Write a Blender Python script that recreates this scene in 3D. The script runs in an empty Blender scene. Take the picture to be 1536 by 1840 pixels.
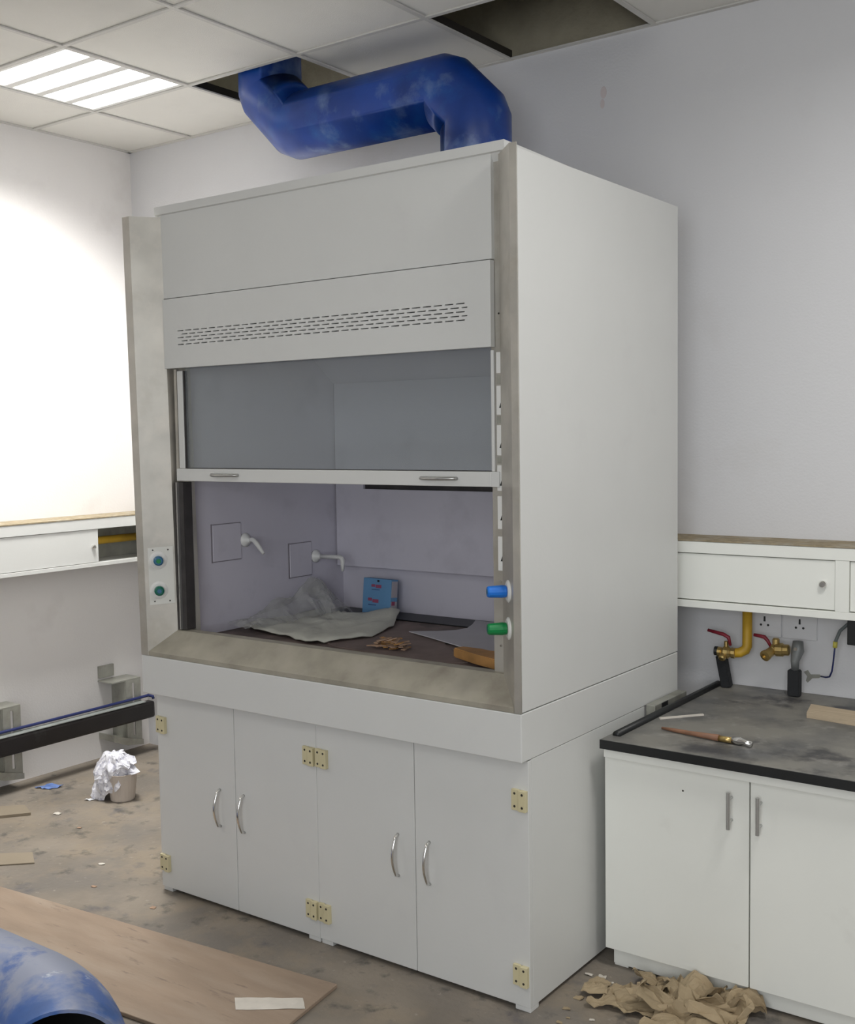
import bpy, bmesh, math, random
from mathutils import Vector, Matrix, noise
random.seed(7)
S = bpy.context.scene
C = S.collection
PI = math.pi

# ------------------------------------------------------------------ camera, world, exposure
cam_d = bpy.data.cameras.new('camera')
cam = bpy.data.objects.new('camera', cam_d); C.objects.link(cam)
cam_d.sensor_fit = 'HORIZONTAL'; cam_d.sensor_width = 36.0
cam_d.lens = 2021.0 / 1536 * 36.0
cam_d.clip_start = 0.05
cam.matrix_world = (Matrix.Translation((3.1009, -2.5300, 1.5828)) @ Matrix.Rotation(0.6330, 4, 'Z')
                    @ Matrix.Rotation(PI / 2 - 0.0706, 4, 'X') @ Matrix.Rotation(-0.0152, 4, 'Z'))
S.camera = cam
w = bpy.data.worlds.new('world'); S.world = w; w.use_nodes = True
w.node_tree.nodes['Background'].inputs[0].default_value = (0.8, 0.85, 0.9, 1)
w.node_tree.nodes['Background'].inputs[1].default_value = 0.02
S.view_settings.view_transform = 'Standard'
S.view_settings.look = 'None'
S.view_settings.gamma = 1.0
S.view_settings.use_curve_mapping = False
S.view_settings.exposure = 0.0
LAMP = 4.0             # glow of the lamp diffusers
LAMP_W = [44.0, 24.0, 7.0, 6.0]   # light of each ceiling fixture
FILL_W = 84.0        # fill light of the added, unseen window behind the camera
S.cycles.use_denoising = True
S.cycles.max_bounces = 10
S.cycles.diffuse_bounces = 6
S.cycles.sample_clamp_indirect = 6.0

# ------------------------------------------------------------------ dimensions (metres)
FL = -0.018; CE = 3.011
WB = 1.265; WL = -1.511; WR = 5.2; WF = -4.7
W = 1.545; D = 1.0155           # hood width and depth
ZR, ZS, ZT = 0.693, 0.827, 2.315

# ------------------------------------------------------------------ materials
def mat(name, col, rough=0.6, metal=0.0, var=0.04, scale=3.0, bump=0.0, bscale=60.0, dirt=None, dscale=6.0,
        dlo=0.5, dhi=0.7, stretch=None, spec=0.5, sub=None):
    m = bpy.data.materials.new(name); m.use_nodes = True
    nt = m.node_tree; N = nt.nodes; L = nt.links
    b = N['Principled BSDF']
    b.inputs['Roughness'].default_value = rough
    b.inputs['Metallic'].default_value = metal
    b.inputs['Specular IOR Level'].default_value = spec
    tc = N.new('ShaderNodeTexCoord')
    src = tc.outputs['Object']
    if stretch:
        mp = N.new('ShaderNodeMapping'); mp.inputs['Scale'].default_value = stretch
        L.new(src, mp.inputs['Vector']); src = mp.outputs['Vector']
    n = N.new('ShaderNodeTexNoise'); n.inputs['Scale'].default_value = scale; n.inputs['Detail'].default_value = 5
    L.new(src, n.inputs['Vector'])
    r = N.new('ShaderNodeValToRGB')
    lo = [max(0, c * (1 - var)) for c in col]; hi = [min(1, c * (1 + var)) for c in col]
    r.color_ramp.elements[0].color = (*lo, 1); r.color_ramp.elements[0].position = 0.3
    r.color_ramp.elements[1].color = (*hi, 1); r.color_ramp.elements[1].position = 0.7
    L.new(n.outputs['Fac'], r.inputs['Fac'])
    out = r.outputs['Color']
    if dirt:
        for k, (dc, ds, a, z, amt) in enumerate(dirt):
            dn = N.new('ShaderNodeTexNoise'); dn.inputs['Scale'].default_value = ds
            dn.inputs['Detail'].default_value = 8; dn.inputs['Roughness'].default_value = 0.6
            off = N.new('ShaderNodeVectorMath'); off.operation = 'ADD'
            off.inputs[1].default_value = (3.1 * k + 1, 7.7 * k, 1.3 * k)
            L.new(src, off.inputs[0]); L.new(off.outputs[0], dn.inputs['Vector'])
            dr = N.new('ShaderNodeMapRange'); dr.inputs['From Min'].default_value = a
            dr.inputs['From Max'].default_value = z; dr.inputs['To Max'].default_value = amt
            L.new(dn.outputs['Fac'], dr.inputs['Value'])
            mx = N.new('ShaderNodeMix'); mx.data_type = 'RGBA'
            L.new(dr.outputs['Result'], mx.inputs['Factor'])
            L.new(out, mx.inputs['A']); mx.inputs['B'].default_value = (*dc, 1)
            out = mx.outputs['Result']
    L.new(out, b.inputs['Base Color'])
    if bump:
        bn = N.new('ShaderNodeTexNoise'); bn.inputs['Scale'].default_value = bscale; bn.inputs['Detail'].default_value = 4
        L.new(src, bn.inputs['Vector'])
        bp = N.new('ShaderNodeBump'); bp.inputs['Strength'].default_value = bump; bp.inputs['Distance'].default_value = 0.01
        L.new(bn.outputs['Fac'], bp.inputs['Height']); L.new(bp.outputs['Normal'], b.inputs['Normal'])
    return m

M = {}
M['wall'] = mat('wall_paint', (0.635, 0.635, 0.65), 0.75, var=0.02, scale=1.5, bump=0.08, bscale=120,
                dirt=[((0.55, 0.53, 0.52), 2.2, 0.56, 0.75, 0.45)])
M['wall_left'] = mat('wall_paint_warm', (0.74, 0.72, 0.71), 0.75, var=0.02, scale=1.5, bump=0.08, bscale=120,
                     dirt=[((0.58, 0.55, 0.53), 3.0, 0.58, 0.75, 0.4)])
M['tile'] = mat('ceiling_tile_board', (0.74, 0.73, 0.69), 0.85, var=0.03, scale=2.5, bump=0.15, bscale=200,
                dirt=[((0.60, 0.59, 0.55), 2.5, 0.55, 0.75, 0.35)])
M['tbar'] = mat('ceiling_grid_metal', (0.58, 0.57, 0.54), 0.5, var=0.05)
M['slab'] = mat('raw_concrete', (0.33, 0.30, 0.22), 0.9, var=0.2, scale=5, bump=0.5, bscale=30,
                dirt=[((0.16, 0.14, 0.11), 3.0, 0.5, 0.7, 0.6)])
M['floor'] = mat('dusty_screed', (0.215, 0.185, 0.15), 0.85, var=0.22, scale=3.5, bump=0.35, bscale=45,
                 dirt=[((0.165, 0.15, 0.135), 2.2, 0.45, 0.62, 0.7), ((0.27, 0.22, 0.16), 4.5, 0.50, 0.66, 0.6),
                       ((0.07, 0.065, 0.06), 11.0, 0.58, 0.70, 0.75), ((0.38, 0.35, 0.30), 32.0, 0.64, 0.74, 0.5),
                       ((0.09, 0.085, 0.10), 6.0, 0.60, 0.70, 0.6)])
M['white'] = mat('white_lacquer_panel', (0.635, 0.64, 0.625), 0.42, var=0.015, scale=4, bump=0.03, bscale=90,
                 dirt=[((0.58, 0.575, 0.57), 5.0, 0.60, 0.78, 0.4)])
M['white_bench'] = mat('white_bench_laminate', (0.80, 0.81, 0.765), 0.4, var=0.015, scale=4,
                       dirt=[((0.60, 0.59, 0.55), 5.0, 0.60, 0.8, 0.4)])
M['steel'] = mat('dull_stainless', (0.52, 0.50, 0.455), 0.42, metal=0.65, var=0.14, scale=7, bump=0.02, bscale=90,
                 dirt=[((0.62, 0.58, 0.52), 9.0, 0.5, 0.7, 0.6), ((0.38, 0.35, 0.29), 5.0, 0.55, 0.72, 0.6)])
M['steel_sill'] = mat('dusty_stainless_sill', (0.40, 0.375, 0.31), 0.55, metal=0.4, var=0.16, scale=9, bump=0.03,
                      dirt=[((0.44, 0.41, 0.35), 12.0, 0.5, 0.7, 0.7), ((0.26, 0.23, 0.19), 7.0, 0.55, 0.72, 0.6)])
M['darksteel'] = mat('dark_sash_channel', (0.06, 0.055, 0.055), 0.45, metal=0.4, var=0.2, scale=20)
M['chrome'] = mat('chrome', (0.75, 0.74, 0.72), 0.12, metal=1.0, var=0.01)
M['brushed'] = mat('brushed_nickel', (0.50, 0.50, 0.49), 0.35, metal=0.9, var=0.03)
M['liner'] = mat('lilac_grey_liner', (0.585, 0.565, 0.64), 0.5, var=0.03, scale=3, bump=0.02,
                 dirt=[((0.42, 0.40, 0.46), 6.0, 0.55, 0.75, 0.4)])
M['worktop_in'] = mat('dusty_dark_worktop', (0.13, 0.10, 0.09), 0.7, var=0.3, scale=8, bump=0.1,
                      dirt=[((0.26, 0.20, 0.18), 7.0, 0.45, 0.6, 0.8)])
M['black'] = mat('black_epoxy', (0.008, 0.009, 0.010), 0.45, var=0.3, scale=10)
M['bench_top'] = mat('dusty_black_epoxy_top', (0.10, 0.10, 0.10), 0.5, var=0.3, scale=6,
                     dirt=[((0.22, 0.21, 0.185), 3.5, 0.38, 0.58, 0.9), ((0.03, 0.03, 0.035), 5.0, 0.56, 0.66, 0.8),
                           ((0.30, 0.29, 0.27), 14.0, 0.58, 0.70, 0.5)])
M['blue_duct'] = mat('blue_painted_pvc', (0.006, 0.045, 0.26), 0.38, var=0.35, scale=5, bump=0.03, bscale=40,
                     stretch=(1.0, 1.0, 1.0),
                     dirt=[((0.01, 0.10, 0.38), 5.0, 0.5, 0.66, 0.8), ((0.20, 0.30, 0.50), 5.0, 0.55, 0.72, 0.65),
                           ((0.03, 0.04, 0.06), 4.0, 0.62, 0.75, 0.6)])
M['blue_dusty'] = mat('dusty_blue_pvc', (0.03, 0.10, 0.32), 0.5, var=0.35, scale=6, bump=0.03, bscale=40,
                      dirt=[((0.25, 0.27, 0.34), 4.5, 0.38, 0.54, 0.9), ((0.03, 0.09, 0.30), 5.0, 0.54, 0.60, 0.8),
                            ((0.62, 0.64, 0.66), 6.0, 0.62, 0.67, 0.9)])
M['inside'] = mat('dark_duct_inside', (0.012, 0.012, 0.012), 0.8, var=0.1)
M['slotback'] = mat('grey_inner_plate', (0.30, 0.30, 0.30), 0.7, var=0.1)
M['rim'] = mat('lilac_rim_and_gap_shade', (0.24, 0.22, 0.25), 0.6)  # for cover rims, and for the corner gap's shade put into colour
M['cupbeige'] = mat('beige_paper', (0.52, 0.46, 0.41), 0.8, var=0.08)
M['floorcard'] = mat('dusty_tan_card', (0.27, 0.225, 0.165), 0.85, var=0.12)
M['cream'] = mat('cream_plastic', (0.60, 0.54, 0.34), 0.5, var=0.05)
M['dark'] = mat('dark_metal', (0.05, 0.045, 0.04), 0.5, metal=0.5, var=0.2)
M['knob_blue'] = mat('blue_knob_plastic', (0.01, 0.16, 0.62), 0.35, var=0.05)
M['knob_green'] = mat('green_knob_plastic', (0.0, 0.20, 0.05), 0.35, var=0.05)
M['knob_blue_cap'] = mat('teal_blue_cap', (0.03, 0.13, 0.24), 0.3, var=0.1)
M['knob_green_cap'] = mat('dark_green_cap', (0.0, 0.12, 0.08), 0.3, var=0.1)
M['plastic'] = mat('white_plastic', (0.72, 0.72, 0.70), 0.35, var=0.02)
M['label'] = mat('pale_plate', (0.66, 0.66, 0.62), 0.45, var=0.03)
M['yellow_pipe'] = mat('yellow_gas_pipe', (0.50, 0.30, 0.02), 0.5, var=0.15, scale=15)
M['brass'] = mat('brass', (0.50, 0.36, 0.14), 0.3, metal=0.85, var=0.12, scale=30)
M['red'] = mat('red_lever_coating', (0.22, 0.015, 0.03), 0.45, var=0.2, scale=20)
M['foam'] = mat('black_pipe_foam', (0.010, 0.011, 0.013), 0.75, var=0.2, bump=0.2)
M['grey_hose'] = mat('grey_hose_fitting', (0.20, 0.21, 0.21), 0.5, metal=0.4, var=0.2, scale=20)
M['chipboard'] = mat('raw_chipboard_edge', (0.27, 0.22, 0.14), 0.85, var=0.25, scale=40, bump=0.2,
                     dirt=[((0.38, 0.35, 0.29), 12.0, 0.5, 0.65, 0.6)])
M['plywood'] = mat('dusty_plywood', (0.30, 0.225, 0.165), 0.8, var=0.12, scale=5, bump=0.15, bscale=50,
                   stretch=(0.6, 3.0, 1.0),
                   dirt=[((0.36, 0.29, 0.225), 3.0, 0.48, 0.65, 0.6), ((0.15, 0.11, 0.09), 14.0, 0.62, 0.72, 0.6)])
M['timber'] = mat('pale_timber', (0.46, 0.37, 0.26), 0.7, var=0.12, scale=6, stretch=(1, 12, 12))
M['brownwood'] = mat('brown_wood', (0.24, 0.12, 0.07), 0.6, var=0.2, scale=12, stretch=(1, 8, 8))
M['orangewood'] = mat('orange_wood_offcut', (0.42, 0.22, 0.07), 0.6, var=0.25, scale=14)
M['kraft'] = mat('brown_kraft_paper', (0.34, 0.265, 0.165), 0.85, var=0.12, scale=7, bump=0.2, bscale=40,
                 dirt=[((0.24, 0.17, 0.09), 8.0, 0.55, 0.7, 0.6)])
M['cloth'] = mat('pale_grey_sheet', (0.60, 0.60, 0.53), 0.85, var=0.08, scale=10, bump=0.15, bscale=60)
M['paper'] = mat('white_paper', (0.72, 0.73, 0.76), 0.8, var=0.08, scale=14, bump=0.2)
M['paper_print'] = mat('white_printed_paper', (0.70, 0.70, 0.75), 0.8, var=0.05, scale=14, bump=0.2,
                       dirt=[((0.32, 0.32, 0.42), 60.0, 0.52, 0.62, 0.7)])
M['card_grey'] = mat('grey_card', (0.50, 0.49, 0.52), 0.7, var=0.05, scale=8)
M['card_brown'] = mat('brown_board', (0.21, 0.16, 0.145), 0.8, var=0.2, scale=9)
M['debris'] = mat('wood_chips', (0.38, 0.25, 0.17), 0.8, var=0.35, scale=25)
M['carton_blue'] = mat('blue_carton', (0.13, 0.30, 0.52), 0.6, var=0.06, scale=12)
M['carton_white'] = mat('white_carton_flap', (0.45, 0.42, 0.46), 0.6, var=0.05)
M['print_red'] = mat('red_print', (0.32, 0.07, 0.14), 0.6, var=0.1)
M['print_navy'] = mat('navy_print', (0.05, 0.10, 0.24), 0.6, var=0.1)
M['galv'] = mat('galvanised_steel', (0.38, 0.38, 0.34), 0.45, metal=0.5, var=0.15, scale=14,
                dirt=[((0.22, 0.21, 0.17), 9.0, 0.5, 0.7, 0.6)])
M['black_beam'] = mat('black_coated_beam', (0.010, 0.008, 0.008), 0.35, var=0.3, scale=8,
                      dirt=[((0.09, 0.09, 0.09), 6.0, 0.6, 0.72, 0.5)])
M['grey_film'] = mat('dusty_grey_film', (0.26, 0.28, 0.27), 0.45, var=0.2, scale=12)
M['cable_blue'] = mat('blue_cable', (0.012, 0.02, 0.10), 0.45, var=0.1)
M['cable_grey'] = mat('grey_cable', (0.12, 0.14, 0.14), 0.5, var=0.1)
M['yellow_tape'] = mat('yellow_tape', (0.50, 0.45, 0.08), 0.5, var=0.1)
M['blue_scrap'] = mat('blue_plastic_scrap', (0.12, 0.20, 0.45), 0.5, var=0.2, scale=30)
M['plaster'] = mat('plaster_smear', (0.60, 0.56, 0.50), 0.85, var=0.08, scale=20)
M['skim'] = mat('wall_stain', (0.60, 0.54, 0.54), 0.8, var=0.1)
M['lampbody'] = mat('lamp_reflector', (0.80, 0.80, 0.78), 0.4, var=0.01)
M['grate'] = mat('trap_grate', (0.03, 0.03, 0.03), 0.6, var=0.2)

def emis(name, col, s):
    m = bpy.data.materials.new(name); m.use_nodes = True
    b = m.node_tree.nodes['Principled BSDF']
    b.inputs['Base Color'].default_value = (0.9, 0.9, 0.9, 1)
    b.inputs['Emission Color'].default_value = (*col, 1); b.inputs['Emission Strength'].default_value = s
    return m
M['lamp'] = emis('fluorescent_lamp', (1.0, 0.99, 0.96), LAMP)

def film(name, col, a):
    m = bpy.data.materials.new(name); m.use_nodes = True
    nt = m.node_tree; N = nt.nodes; L = nt.links
    b = N['Principled BSDF']; b.inputs['Base Color'].default_value = (*col, 1); b.inputs['Roughness'].default_value = 0.3
    n = N.new('ShaderNodeTexNoise'); n.inputs['Scale'].default_value = 9; n.inputs['Detail'].default_value = 6
    mr = N.new('ShaderNodeMapRange'); mr.inputs['From Min'].default_value = 0.35; mr.inputs['From Max'].default_value = 0.7
    mr.inputs['To Min'].default_value = a * 0.35; mr.inputs['To Max'].default_value = a * 1.5
    tc = N.new('ShaderNodeTexCoord'); L.new(tc.outputs['Object'], n.inputs['Vector'])
    L.new(n.outputs['Fac'], mr.inputs['Value'])
    t = N.new('ShaderNodeBsdfTransparent'); mx = N.new('ShaderNodeMixShader')
    L.new(mr.outputs['Result'], mx.inputs[0]); L.new(t.outputs[0], mx.inputs[1]); L.new(b.outputs[0], mx.inputs[2])
    L.new(mx.outputs[0], N['Material Output'].inputs['Surface'])
    return m
M['film'] = film('clear_crumpled_film', (0.60, 0.60, 0.58), 0.28)

def glass():
    m = bpy.data.materials.new('sash_glass'); m.use_nodes = True
    nt = m.node_tree; N = nt.nodes; L = nt.links
    N.remove(N['Principled BSDF'])
    t = N.new('ShaderNodeBsdfTransparent'); t.inputs[0].default_value = (0.955, 0.985, 0.975, 1)
    g = N.new('ShaderNodeBsdfGlossy'); g.inputs['Roughness'].default_value = 0.03
    d = N.new('ShaderNodeBsdfDiffuse'); d.inputs[0].default_value = (0.55, 0.58, 0.60, 1)   # dust on the pane
    lw = N.new('ShaderNodeLayerWeight'); lw.inputs['Blend'].default_value = 0.5
    pw = N.new('ShaderNodeMath'); pw.operation = 'POWER'; pw.inputs[1].default_value = 4.0
    L.new(lw.outputs['Facing'], pw.inputs[0])
    fr = N.new('ShaderNodeMapRange'); fr.inputs['To Min'].default_value = 0.04; fr.inputs['To Max'].default_value = 0.8
    L.new(pw.outputs[0], fr.inputs['Value'])
    m1 = N.new('ShaderNodeMixShader'); m1.inputs[0].default_value = 0.11
    L.new(t.outputs[0], m1.inputs[1]); L.new(d.outputs[0], m1.inputs[2])
    mx = N.new('ShaderNodeMixShader'); L.new(fr.outputs[0], mx.inputs[0])
    L.new(m1.outputs[0], mx.inputs[1]); L.new(g.outputs[0], mx.inputs[2])
    L.new(mx.outputs[0], N['Material Output'].inputs['Surface'])
    return m
M['glass'] = glass()

# ------------------------------------------------------------------ helpers
WO = {}     # world offset of each thing's origin
def origin(o):
    while o.parent: o = o.parent
    return WO.get(o.name, Vector((0, 0, 0)))

def obj(name, bm, m, parent=None, smooth=False, label=None, stuff=False):
    """one mesh object; vertices are given in world coordinates"""
    me = bpy.data.meshes.new(name)
    if parent is not None:
        off = origin(parent)
        if off.length: bmesh.ops.translate(bm, verts=bm.verts, vec=-off)
    bmesh.ops.recalc_face_normals(bm, faces=bm.faces)
    bm.to_mesh(me); bm.free()
    if isinstance(m, str): m = M[m]
    me.materials.append(m)
    if smooth:
        for p in me.polygons: p.use_smooth = True
    o = bpy.data.objects.new(name, me); C.objects.link(o)
    if parent is not None: o.parent = parent
    if label: o['label'] = label
    if stuff: o['kind'] = 'stuff'
    return o

def thing(name, label, cat, loc=(0, 0, 0), group=None):
    o = bpy.data.objects.new(name, None); C.objects.link(o)
    o.empty_display_size = 0.1; o.location = loc
    WO[o.name] = Vector(loc)
    o['label'] = label; o['category'] = cat
    if group: o['group'] = group
    return o

def tag(o, label, cat, group=None):
    o['label'] = label; o['category'] = cat
    if group: o['group'] = group
    return o

def recentre(o):
    """move a one-mesh thing's origin to the bottom centre of its mesh"""
    vs = o.data.vertices
    mn = Vector([min(v.co[i] for v in vs) for i in range(3)]); mx = Vector([max(v.co[i] for v in vs) for i in range(3)])
    c = Vector(((mn.x + mx.x) / 2, (mn.y + mx.y) / 2, mn.z))
    for v in vs: v.co -= c
    o.location = c
    return o

def single(name, bm, m, label, cat, group=None, smooth=False):
    return tag(recentre(obj(name, bm, m, smooth=smooth)), label, cat, group)

def struct(name, bm, m, parent=None):
    o = obj(name, bm, m, parent)
    if parent is None: o['kind'] = 'structure'
    return o

def nb(): return bmesh.new()

def box(bm, x0, x1, y0, y1, z0, z1, bev=0.0):
    v = [bm.verts.new((x, y, z)) for x in (x0, x1) for y in (y0, y1) for z in (z0, z1)]
    fs = [(0, 1, 3, 2), (4, 6, 7, 5), (0, 4, 5, 1), (2, 3, 7, 6), (0, 2, 6, 4), (1, 5, 7, 3)]
    f = [bm.faces.new([v[i] for i in q]) for q in fs]
    if bev > 0:
        es = list({e for q in f for e in q.edges})
        bmesh.ops.bevel(bm, geom=es, offset=bev, segments=2, affect='EDGES', profile=0.5)
    return bm

def bx(*a, **k): return box(nb(), *a, **k)

def prism(bm, poly, axis, a, b, fn=None):
    """extrude a 2D polygon along an axis from a to b; poly gives the two other coordinates in xyz order"""
    def P(p, t):
        q = {'x': (t, p[0], p[1]), 'y': (p[0], t, p[1]), 'z': (p[0], p[1], t)}[axis]
        return fn(q) if fn else q
    A = [bm.verts.new(P(p, a)) for p in poly]; B = [bm.verts.new(P(p, b)) for p in poly]
    bm.faces.new(A); bm.faces.new(B[::-1])
    n = len(poly)
    for i in range(n): bm.faces.new((A[i], B[i], B[(i + 1) % n], A[(i + 1) % n]))
    return bm

def tube(bm, pts, r, seg=16, cap=True, radii=None):
    """mitred tube swept through points"""
    pts = [Vector(p) for p in pts]; n = len(pts)
    d = [(pts[i + 1] - pts[i]).normalized() for i in range(n - 1)]
    up = Vector((0, 0, 1)) if abs(d[0].z) < 0.9 else Vector((0, 1, 0))
    a = d[0].cross(up).normalized(); b = d[0].cross(a).normalized()
    ring = [(a * math.cos(2 * PI * k / seg) + b * math.sin(2 * PI * k / seg)) for k in range(seg)]
    rings = []
    for i in range(n):
        rr = radii[i] if radii else r
        if i > 0:
            # transport the ring directions to the new segment's frame
            pass
        if 0 < i < n - 1:
            nrm = (d[i - 1] + d[i]).normalized(); dd = d[i - 1]
            cur = []
            for k in range(seg):
                q = ring[k] * rr
                t = -(q.dot(nrm)) / max(dd.dot(nrm), 0.2)
                cur.append(pts[i] + q + dd * t)
            rings.append([bm.verts.new(c) for c in cur])
            rot = d[i - 1].rotation_difference(d[i])
            ring = [rot @ q for q in ring]
        else:
            rings.append([bm.verts.new(pts[i] + q * rr) for q in ring])
    for i in range(n - 1):
        for k in range(seg):
            k2 = (k + 1) % seg
            bm.faces.new((rings[i][k], rings[i][k2], rings[i + 1][k2], rings[i + 1][k]))
    if cap:
        bm.faces.new(rings[0][::-1]); bm.faces.new(rings[-1])
    return bm

def tb(pts, r, seg=16, **k): return tube(nb(), pts, r, seg, **k)

def lathe(bm, prof, base, axis, seg=20):
    """prof: list of (radius, distance along axis)"""
    base = Vector(base); ax = Vector(axis).normalized()
    up = Vector((0, 0, 1)) if abs(ax.z) < 0.9 else Vector((1, 0, 0))
    a = ax.cross(up).normalized(); b = ax.cross(a).normalized()
    rs = []
    for r, t in prof:
        rs.append([bm.verts.new(base + ax * t + (a * math.cos(2 * PI * k / seg) + b * math.sin(2 * PI * k / seg)) * r)
                   for k in range(seg)])
    for i in range(len(rs) - 1):
        for k in range(seg):
            bm.faces.new((rs[i][k], rs[i][(k + 1) % seg], rs[i + 1][(k + 1) % seg], rs[i + 1][k]))
    bm.faces.new(rs[0][::-1]); bm.faces.new(rs[-1])
    return bm

def crumple(corners, nx, ny, amp, seed, freq=6.0, base=None, curl=0.0, thick=0.0015):
    """a crumpled sheet over a quad (bilinear corners), ridged noise height, given a real thickness"""
    c = [Vector(p) for p in corners]; bm = nb(); g = []
    for j in range(ny + 1):
        row = []
        for i in range(nx + 1):
            u, v = i / nx, j / ny
            p = (c[0] * (1 - u) + c[1] * u) * (1 - v) + (c[3] * (1 - u) + c[2] * u) * v
            q = p * freq + Vector((seed * 3.7, seed * 1.3, 0))
            h = abs(noise.noise(q)) + 0.5 * abs(noise.noise(q * 2.3)) + 0.25 * abs(noise.noise(q * 5.1))
            e = min(u, 1 - u, v, 1 - v)
            jx = noise.noise(q * 1.7 + Vector((9, 0, 0))); jy = noise.noise(q * 1.7 + Vector((0, 9, 0)))
            row.append(p + Vector((jx * amp * 0.8, jy * amp * 0.8, h * amp * 1.2 + curl * (1 - 2 * e) ** 4)))
        g.append(row)
    zmin = min(p.z for r in g for p in r)
    lo = (base if base is not None else c[0].z)
    sh = lo + thick - zmin if base is not None else 0
    V = [[[bm.verts.new(p + Vector((0, 0, sh - t * thick))) for p in r] for r in g] for t in (0, 1)]
    for j in range(ny):
        for i in range(nx):
            for t in (0, 1):
                f = (V[t][j][i], V[t][j][i + 1], V[t][j + 1][i + 1], V[t][j + 1][i])
                bm.faces.new(f if t == 0 else f[::-1])
    edge = [(0, i) for i in range(nx + 1)] + [(j, nx) for j in range(1, ny + 1)] + \
           [(ny, i) for i in range(nx - 1, -1, -1)] + [(j, 0) for j in range(ny - 1, 0, -1)]
    for k in range(len(edge)):
        a, b = edge[k], edge[(k + 1) % len(edge)]
        bm.faces.new((V[0][a[0]][a[1]], V[1][a[0]][a[1]], V[1][b[0]][b[1]], V[0][b[0]][b[1]]))
    return bm

# ================================================================== SETTING
struct('floor', bx(WL - .1, WR + .1, WF - .1, WB + .1, FL - .1, FL), 'floor')
struct('wall_back', bx(WL - .1, WR + .1, WB, WB + .1, FL, CE + .004), 'wall')
struct('wall_back_raw', bx(WL - .1, WR + .1, WB, WB + .1, CE + .004, 3.55), 'slab')
struct('wall_left', bx(WL - .1, WL, WF - .1, WB, FL, CE + .004), 'wall_left')
struct('wall_left_raw', bx(WL - .1, WL, WF - .1, WB, CE + .004, 3.55), 'slab')
struct('wall_right', bx(WR, WR + .1, WF - .1, WB, FL, 3.55), 'wall')
struct('wall_front', bx(WL, WR, WF - .1, WF, FL, 3.55), 'wall')
struct('ceiling_slab', bx(WL - .1, WR + .1, WF - .1, WB + .1, 3.5, 3.6), 'slab')

gx = [WL] + [-1.048 + .6 * k for k in range(11)] + [WR]
gy = [WF] + [.70 - .6 * k for k in range(8, -1, -1)] + [WB]
grid = nb()
TB = .0095
for x in gx[1:-1]: box(grid, x - TB, x + TB, WF, WB, CE - .004, CE + .002); 
for y in gy[1:-1]: box(grid, WL, WR, y - TB, y + TB, CE - .0035, CE + .0025); 
for (a, b, c, d) in ((WL, WL + .02, WF, WB), (WR - .02, WR, WF, WB), (WL, WR, WB - .02, WB), (WL, WR, WF, WF + .02)):
    box(grid, a, b, c, d, CE - .003, CE + .003)
ceiling = struct('ceiling', grid, 'tbar')
web = nb()
for x in gx[1:-1]: box(web, x - .002, x + .002, WF, WB, CE + .002, CE + .035)
for y in gy[1:-1]: box(web, WL, WR, y - .002, y + .002, CE + .003, CE + .034)
obj('grid_web', web, 'dark', ceiling)
LIGHTS = [(-1.048, .10), (2.552, -.50), (-1.048, -2.30), (2.552, -2.90)]
HOLES = [(-.448, .70), (.752, .70)]
tile_cache = {}
for i in range(len(gx) - 1):
    for j in range(len(gy) - 1):
        x0, x1, y0, y1 = gx[i], gx[i + 1], gy[j], gy[j + 1]
        if any(abs(x0 - a) < .01 and abs(y0 - b) < .01 for a, b in HOLES + LIGHTS): continue
        key = (round(x1 - x0, 3), round(y1 - y0, 3))
        if key not in tile_cache:
            t = obj('ceiling_tile', bx(.004, x1 - x0 - .004, .004, y1 - y0 - .004, 0, .014, bev=.002), 'tile', ceiling)
            tile_cache[key] = t
        else:
            t = tile_cache[key].copy(); C.objects.link(t)
        t.location = (x0, y0, CE + .0035)

# hangers and a runner seen through the openings
run = nb(); box(run, WL, 3.0, .985, 1.02, 3.33, 3.37)
o = struct('ceiling_runner', run, 'dark')

def lamp(x0, y0, label, power, spread=132):
    t = thing('ceiling_light', label, 'ceiling light', (x0 + .3, y0 + .3, CE))
    fr = nb(); b = .012
    X0, X1, Y0, Y1 = x0 + b, x0 + .6 - b, y0 + b, y0 + .6 - b
    zt = CE + .09
    box(fr, X0, X1, Y0, Y1, zt, zt + .01)
    box(fr, X0, X0 + .012, Y0, Y1, CE, zt); box(fr, X1 - .012, X1, Y0, Y1, CE, zt)
    n = 4; cell = (Y1 - Y0) / n
    for k in range(n + 1):
        y = Y0 + cell * k; hw = .018
        a, c = max(Y0, y - hw), min(Y1, y + hw)
        box(fr, X0 + .012, X1 - .012, a, c, CE, CE + .012)
    obj('louvre_frame', fr, 'lampbody', t)
    for k in range(n):
        y = Y0 + cell * (k + .5)
        obj('lamp_diffuser', bx(X0 + .018, X1 - .018, y - cell / 2 + .019, y + cell / 2 - .019, CE + .004, CE + .010, bev=.002), 'lamp', t)
    al = bpy.data.lights.new('lamp_light', 'AREA'); al.shape = 'SQUARE'; al.size = .55; al.energy = power
    al.spread = math.radians(spread); al.color = (1.0, .985, .95)
    lo = bpy.data.objects.new('lamp_light', al); C.objects.link(lo); lo.location = (x0 + .3, y0 + .3, CE - .003)
    return t
LL = ['recessed square ceiling light with four glowing strips beside the blue duct', 'recessed ceiling light above the black topped bench',
      'recessed ceiling light nearer the camera along the left wall', 'recessed ceiling light behind the camera']
for (x, y), l, p_ in zip(LIGHTS, LL, LAMP_W): lamp(x, y, l, p_, 132 if p_ == LAMP_W[0] else 165)
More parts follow.
